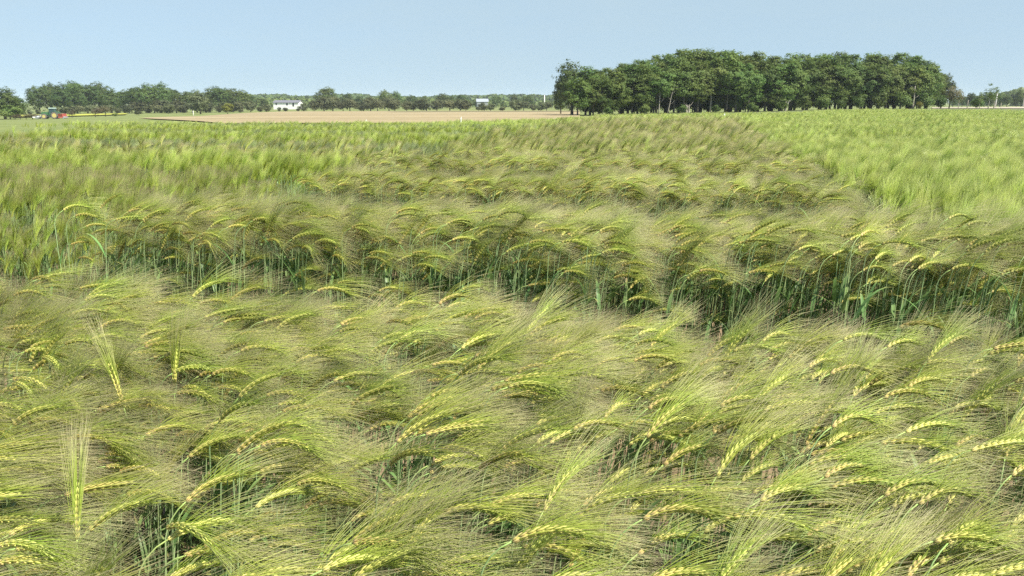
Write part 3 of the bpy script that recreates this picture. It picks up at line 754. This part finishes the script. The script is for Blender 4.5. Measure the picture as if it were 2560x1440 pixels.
def scatter_group(col):
    ng = bpy.data.node_groups.new('scatter_' + col.name, 'GeometryNodeTree')
    ng.interface.new_socket('Geometry', in_out='INPUT', socket_type='NodeSocketGeometry')
    ng.interface.new_socket('Geometry', in_out='OUTPUT', socket_type='NodeSocketGeometry')
    N = ng.nodes; L = ng.links
    gi, go = N.new('NodeGroupInput'), N.new('NodeGroupOutput')
    ci = N.new('GeometryNodeCollectionInfo'); ci.inputs['Collection'].default_value = col
    ci.inputs['Separate Children'].default_value = True; ci.inputs['Reset Children'].default_value = True
    ip = N.new('GeometryNodeInstanceOnPoints'); ip.inputs['Pick Instance'].default_value = True
    def attr(nm, ty):
        a = N.new('GeometryNodeInputNamedAttribute'); a.data_type = ty; a.inputs['Name'].default_value = nm; return a.outputs['Attribute']
    er = N.new('FunctionNodeEulerToRotation')
    L.new(attr('rot', 'FLOAT_VECTOR'), er.inputs[0]); L.new(er.outputs[0], ip.inputs['Rotation'])
    L.new(attr('scl', 'FLOAT'), ip.inputs['Scale']); L.new(attr('idx', 'INT'), ip.inputs['Instance Index'])
    L.new(gi.outputs[0], ip.inputs['Points']); L.new(ci.outputs[0], ip.inputs['Instance']); L.new(ip.outputs[0], go.inputs[0])
    return ng
SC = {}
def scatter(name, pts, colname, label):
    """pts: (x, y, z, yaw, tx, ty, scale, index)"""
    a = np.array(pts, dtype=np.float32)
    me = bpy.data.meshes.new(name)
    me.vertices.add(len(a)); me.vertices.foreach_set('co', a[:, :3].ravel())
    at = me.attributes.new('rot', 'FLOAT_VECTOR', 'POINT'); at.data.foreach_set('vector', np.stack([a[:, 4], a[:, 5], a[:, 3]], 1).ravel())
    at = me.attributes.new('scl', 'FLOAT', 'POINT'); at.data.foreach_set('value', a[:, 6].copy())
    at = me.attributes.new('idx', 'INT', 'POINT'); at.data.foreach_set('value', a[:, 7].astype(np.int32))
    o = link(name, me)
    if colname not in SC: SC[colname] = scatter_group(COL[colname])
    md = o.modifiers.new('scatter', 'NODES'); md.node_group = SC[colname]
    tag(o, label, 'barley', None, 'stuff')
    return o

UA, UB = 0.975, 0.2225
def uv(u, v): return UA * u + UB * v, -UB * u + UA * v
def nse(x, y, s, k=0.0): return noise.noise(Vector((x / s, y / s, k)))

def fill(u0, u1, v0, v1_, dens, seed, nproto, hs=1.0, upright=False, gaps=True, ragged=0.06, hn=.075, base=.9, amp=.9, till=.22, dome=.12, rear=.12, windk=.35, rw=.2, skew=0.0):
    rg = random.Random(seed); out = []
    vm = v1_ + max(skew * u0, skew * u1)
    n = int((u1 - u0) * (vm - v0) * dens)
    for _ in range(n):
        u, v = rg.uniform(u0, u1), rg.uniform(v0, vm)
        u = round(u / .15) * .15 + rg.gauss(0, .026) if rg.random() < .75 else u     # drilled rows
        v1 = v1_ + skew * u
        eu = ragged * nse(v, seed, .35); ev = ragged * nse(u, seed, .35, 3)
        if not (u0 + eu < u < u1 + eu and v0 + ev < v < v1 + ev): continue
        x, y = uv(u, v)
        d = base + amp * nse(x, y, .30, seed)
        if gaps and rg.random() > d: continue
        pxl, pyl = proj(x, y, .85)
        if not (-420 < pxl < 2980) or pyl > 2100: continue
        h = hs * (1 + hn * nse(x, y, .40, seed + 5) + rg.gauss(0, .022)) * (rg.uniform(.85, .97) if rg.random() < .2 else 1)
        sink = dome * math.exp(-(v - v0) / .24) + rear * math.exp(-(v1 - v) / rw)
        if rg.random() < (.42 if upright else till): sink += rg.uniform(.03, .34 if v - v0 < .35 else .18)
        wind = R(8) * windk + R(22) * windk * max(-1, min(1, x / max(2.0, y * .6))) + R(24) * nse(x, y, .7, seed + 9)
        yaw = wind + rg.gauss(0, R(17 if not upright else 38))
        out.append((x, y, -.01 - sink, yaw, rg.gauss(0, .04), rg.gauss(.02, .045), h, rg.randrange(nproto)))
    return out

# front plot: the stalks that show largest are objects of their own, the rest of the plot is one mass
front = fill(-4.3, 1.75, 0.72, 2.35, 480, 1, NPROTO, 1.0, dome=.08, rear=.08, windk=1, skew=-.035, base=.82, amp=1.25)
front = [p for p in front if math.hypot(p[0], p[1]) > .78]
# trodden gaps where bare soil shows
GAPS = [(.66, 1.55, .09), (.86, 1.6, .07)]
front = [p for p in front if not any(math.hypot(p[0] - a, p[1] - b) < r for a, b, r in GAPS)]
for hpx, hpy, hr in [(60, 1330, .11), (290, 1360, .12), (985, 1400, .09), (960, 1075, .085), (1860, 1115, .10), (2430, 960, .08), (1460, 960, .07), (660, 1440, .09), (1380, 1330, .07), (700, 900, .06)]:
    hy = (CAM_H - .72) / math.tan(PITCH - math.atan((720 - hpy) / FPX)); hxx = x_at(hpx, hy, .72)
    front = [p for p in front if math.hypot(p[0] - hxx, (p[1] - hy) * .8) > hr]
def seen(p):
    px, py = proj(p[0] + .06 * math.cos(p[3]), p[1], .86 * p[6]); return 0 < px < 2560 and 300 < py < 1430
vis = sorted((p for p in front if seen(p)), key=lambda p: math.hypot(p[0], p[1]))
single = vis[:300]; ss = set(single)
for p in single:
    pm = near_meshes[p[7]]
    r = thing('barley_stalk', 'single bearded barley stalk with yellow-green ear in the strip nearest the camera', 'barley stalk', (p[0], p[1], p[2]), 0, 'barley stalks nearest the camera')
    r.rotation_euler = (p[4], p[5], p[3]); r.scale = (p[6],) * 3
    link('stem', pm['stem'], r)
    for l in pm['leaves']: link('leaf', l, r)
    e = link('ear', pm['ear'], r); link('awns', pm['awns'], e)
for i, (px, py, yaw, tilt, lab) in enumerate([(318, 1010, 2.8, .16, 'straight upright barley ear tilting left above the nodding ones at the left'), (404, 950, 0.3, .02, 'straight upright barley ear right of the tilted one at the left'),
        (1398, 1090, .5, .14, 'straight pale upright barley ear standing near the middle of the nearest plot'), (178, 1300, 1.2, .03, 'straight green upright barley ear near the lower left corner')]):
    Y = (CAM_H - .83) / math.tan(PITCH - math.atan((720 - py) / FPX)); X = x_at(px, Y, .83)
    pm = up_parts(900 + i, awn_r=.00043, th1=R(4), th2=R(10), awn=.15, ear=.095, spread=.10)
    r = thing('barley_stalk', lab, 'barley stalk', (X - math.cos(yaw) * math.sin(tilt) * .8, Y - math.sin(yaw) * math.sin(tilt) * .8, -.01), yaw)
    r.rotation_euler = (0, tilt, yaw)
    link('stem', pm['stem'].mesh('stem', VAR['nod'][0]), r)
    for l in pm['leaves']: link('leaf', l.mesh('leaf', VAR['nod'][1]), r)
    e = link('ear', pm['ear'].mesh('ear', VAR['nod'][2]), r); link('awns', pm['awns'].mesh('awns', VAR['nod'][3]), e)
scatter('barley_crop', [p for p in front if p not in ss], 'nod', 'rest of the nodding barley in the plot nearest the camera')
# the other plots of the main strip, one behind another
pl = []
for k in range(1, 11):
    v0 = 3.22 if k == 1 else 5.55 + 1.95 * (k - 2)
    far = k > 3
    dens = 430 if k < 3 else 360 if k < 5 else 320
    u1 = 1.2 if k == 1 else .84
    pts = fill(-3.12, u1, v0, v0 + (1.2 if k == 1 else .85), dens, 30 + k, NPROTO if not far else 10, 1.09 if k == 1 else 1.04 + .006 * k, hn=.035 if k == 1 else .025, base=.95 if k == 1 else 1.05, amp=.9 if k == 1 else .4, till=.22 if k == 1 else .08, dome=-.02, rear=.24 if k == 1 else .22, rw=.32 if k == 1 else .22, ragged=.06 if k == 1 else .03)
    if k == 1: pts = [p for p in pts if not any(math.hypot(p[0] - a, p[1] - b) < r for a, b, r in [(.80, 3.2, .2), (1.08, 3.1, .18), (.55, 3.3, .1)])]
    scatter('barley_crop', pts, 'nod_far' if far else 'nod', f'nodding brownish barley, {ordinal(k)} plot of the middle strip counted from the camera')
# left-hand strip of other varieties
for k, (v, var, hs, lab) in enumerate([(4.7, 'pur', .96, 'upright purple-tinged barley plot at the left border'), (7.2, 'bri', 1.0, 'tall bright green barley plot in front of the olive one'), (9.2, 'nod_far', 1.0, 'olive nodding barley plot behind the tall bright green one'),
        (11.2, 'gry', .9, 'grey-green upright barley plot left of the middle strip'), (13.2, 'bri', .98, 'bright green barley plot with a ragged standing front'), (15.2, 'bri', .88, 'second bright green plot beyond the ragged one'), (17.2, 'gry', .86, 'dull green plot well beyond the ragged bright one'), (19.2, 'bri', .92, 'bright green plot nearly at the far end of the left strip'), (21.2, 'bri', .86, 'last but one green plot of the left strip'), (23.2, 'gry', .85, 'last dull green plot of the left strip before the brown field')]):
    u0 = -3.75 - (v * .62 + 1.5)
    pts = fill(u0, -3.7 if k else -3.6, v, v + (1.2 if k else 1.8), 260 if v < 12 else 190, 60 + k, 9, hs, True)
    if k == 0: pts += fill(u0, -3.65, 4.5, 4.85, 320, 160, 9, hs, True, dome=.42)
    scatter('barley_crop', pts, var, lab)
# far end of the middle strip
scatter('barley_crop', fill(-3.2, 1.8, 23.4, 24.6, 150, 91, 9, .8, True), 'gry', 'dark green low barley at the far end of the middle strip')
# the large bright field on the right and the headland behind the plots
def field(fn, label, dens0, seed, yr, cond):
    rg = random.Random(seed); out = []
    for (ya, yb, dn) in yr:
        xa, xb = fn(ya, yb); n = int((xb - xa) * (yb - ya) * dn)
        for _ in range(n):
            x, y = rg.uniform(xa, xb), rg.uniform(ya, yb)
            if not cond(x, y): continue
            h = (1.0 if y < 9 else .95) * (1 + .05 * nse(x, y, .6, seed) + .05 * nse(x, y, 2.2, seed + 2) + rg.gauss(0, .03))
            sk = .05 * math.exp(-max(0, UA * x - UB * y - 1.22) / .2) if y < 14 else 0
            if y < 13 and rg.random() < .3: sk += rg.uniform(0, .2)
            out.append((x, y, ground_z(x, y) - .01 - sk, rg.gauss(.2, .6) + R(25) * nse(x, y, 1.5, seed), rg.gauss(0, .04), .05 + .12 * nse(x, y, 1.1, seed + 4), h, rg.randrange(dens0)) if y < 24 or x > .1 * y else (x, y, ground_z(x, y) - .01, rg.gauss(.2, .6), rg.gauss(0, .04), .06, h * .88, rg.randrange(dens0)))
    return out
def edge_far(x, y):
    px = 1280 + x * FPX / (y * CP + .15)
    return y < interp([(0, 30), (400, 30), (700, 29), (1000, 29), (1250, 33), (1440, 40), (1830, 43), (1980, 48), (2080, 56), (2200, 58), (2400, 54), (2560, 51), (2800, 50)], px)
def inright(x, y):
    u, v = UA * x - UB * y, UB * x + UA * y
    px = 1280 + x * FPX / (y * CP + .15)
    return u > 1.22 + .05 * nse(y, 0, .5) and px < 2900 and edge_far(x, y)
near_r = field(lambda a, b: (.9 * a * .2, .75 * b + 1), 'x', 9, 401, [(2.0, 5, 330), (5, 9, 280), (9, 13, 220)], inright)
far_r = field(lambda a, b: (a * .2, .8 * b), 'x', 5, 402, [(13, 20, 26), (20, 30, 20), (30, 60, 13)], inright)
scatter('barley_field', near_r, 'bri', 'bright green upright barley field on the right, its near part')
def inback(x, y):
    u, v = UA * x - UB * y, UB * x + UA * y
    px = 1280 + x * FPX / (y * CP + .15)
    return u <= 1.22 and v > 25.2 and px > -300 and edge_far(x, y)
back = field(lambda a, b: (-.7 * b, .35 * b), 'x', 5, 403, [(24, 44, 17)], inback)
scatter('barley_field', far_r + back, 'bri_tuft', 'bright green upright barley far out on the right and behind the plots')

# ------------------------------------------------------------------ air
mb = MB(); mb.box((0, 4400, 4), (26000, 9600, 42))
m, t, p, o_ = mat('summer_air')
t.nodes.remove(p)
pv = t.nodes.new('ShaderNodeVolumePrincipled')
pv.inputs['Color'].default_value = (0.80, 0.88, 0.98, 1); pv.inputs['Density'].default_value = 0.00014; pv.inputs['Anisotropy'].default_value = 0.0
t.links.new(pv.outputs[0], o_.inputs['Volume'])
hz = mb.build('haze', m); hz['kind'] = 'stuff'; hz['label'] = 'thin bluish summer haze over the fields'; hz['category'] = 'haze'
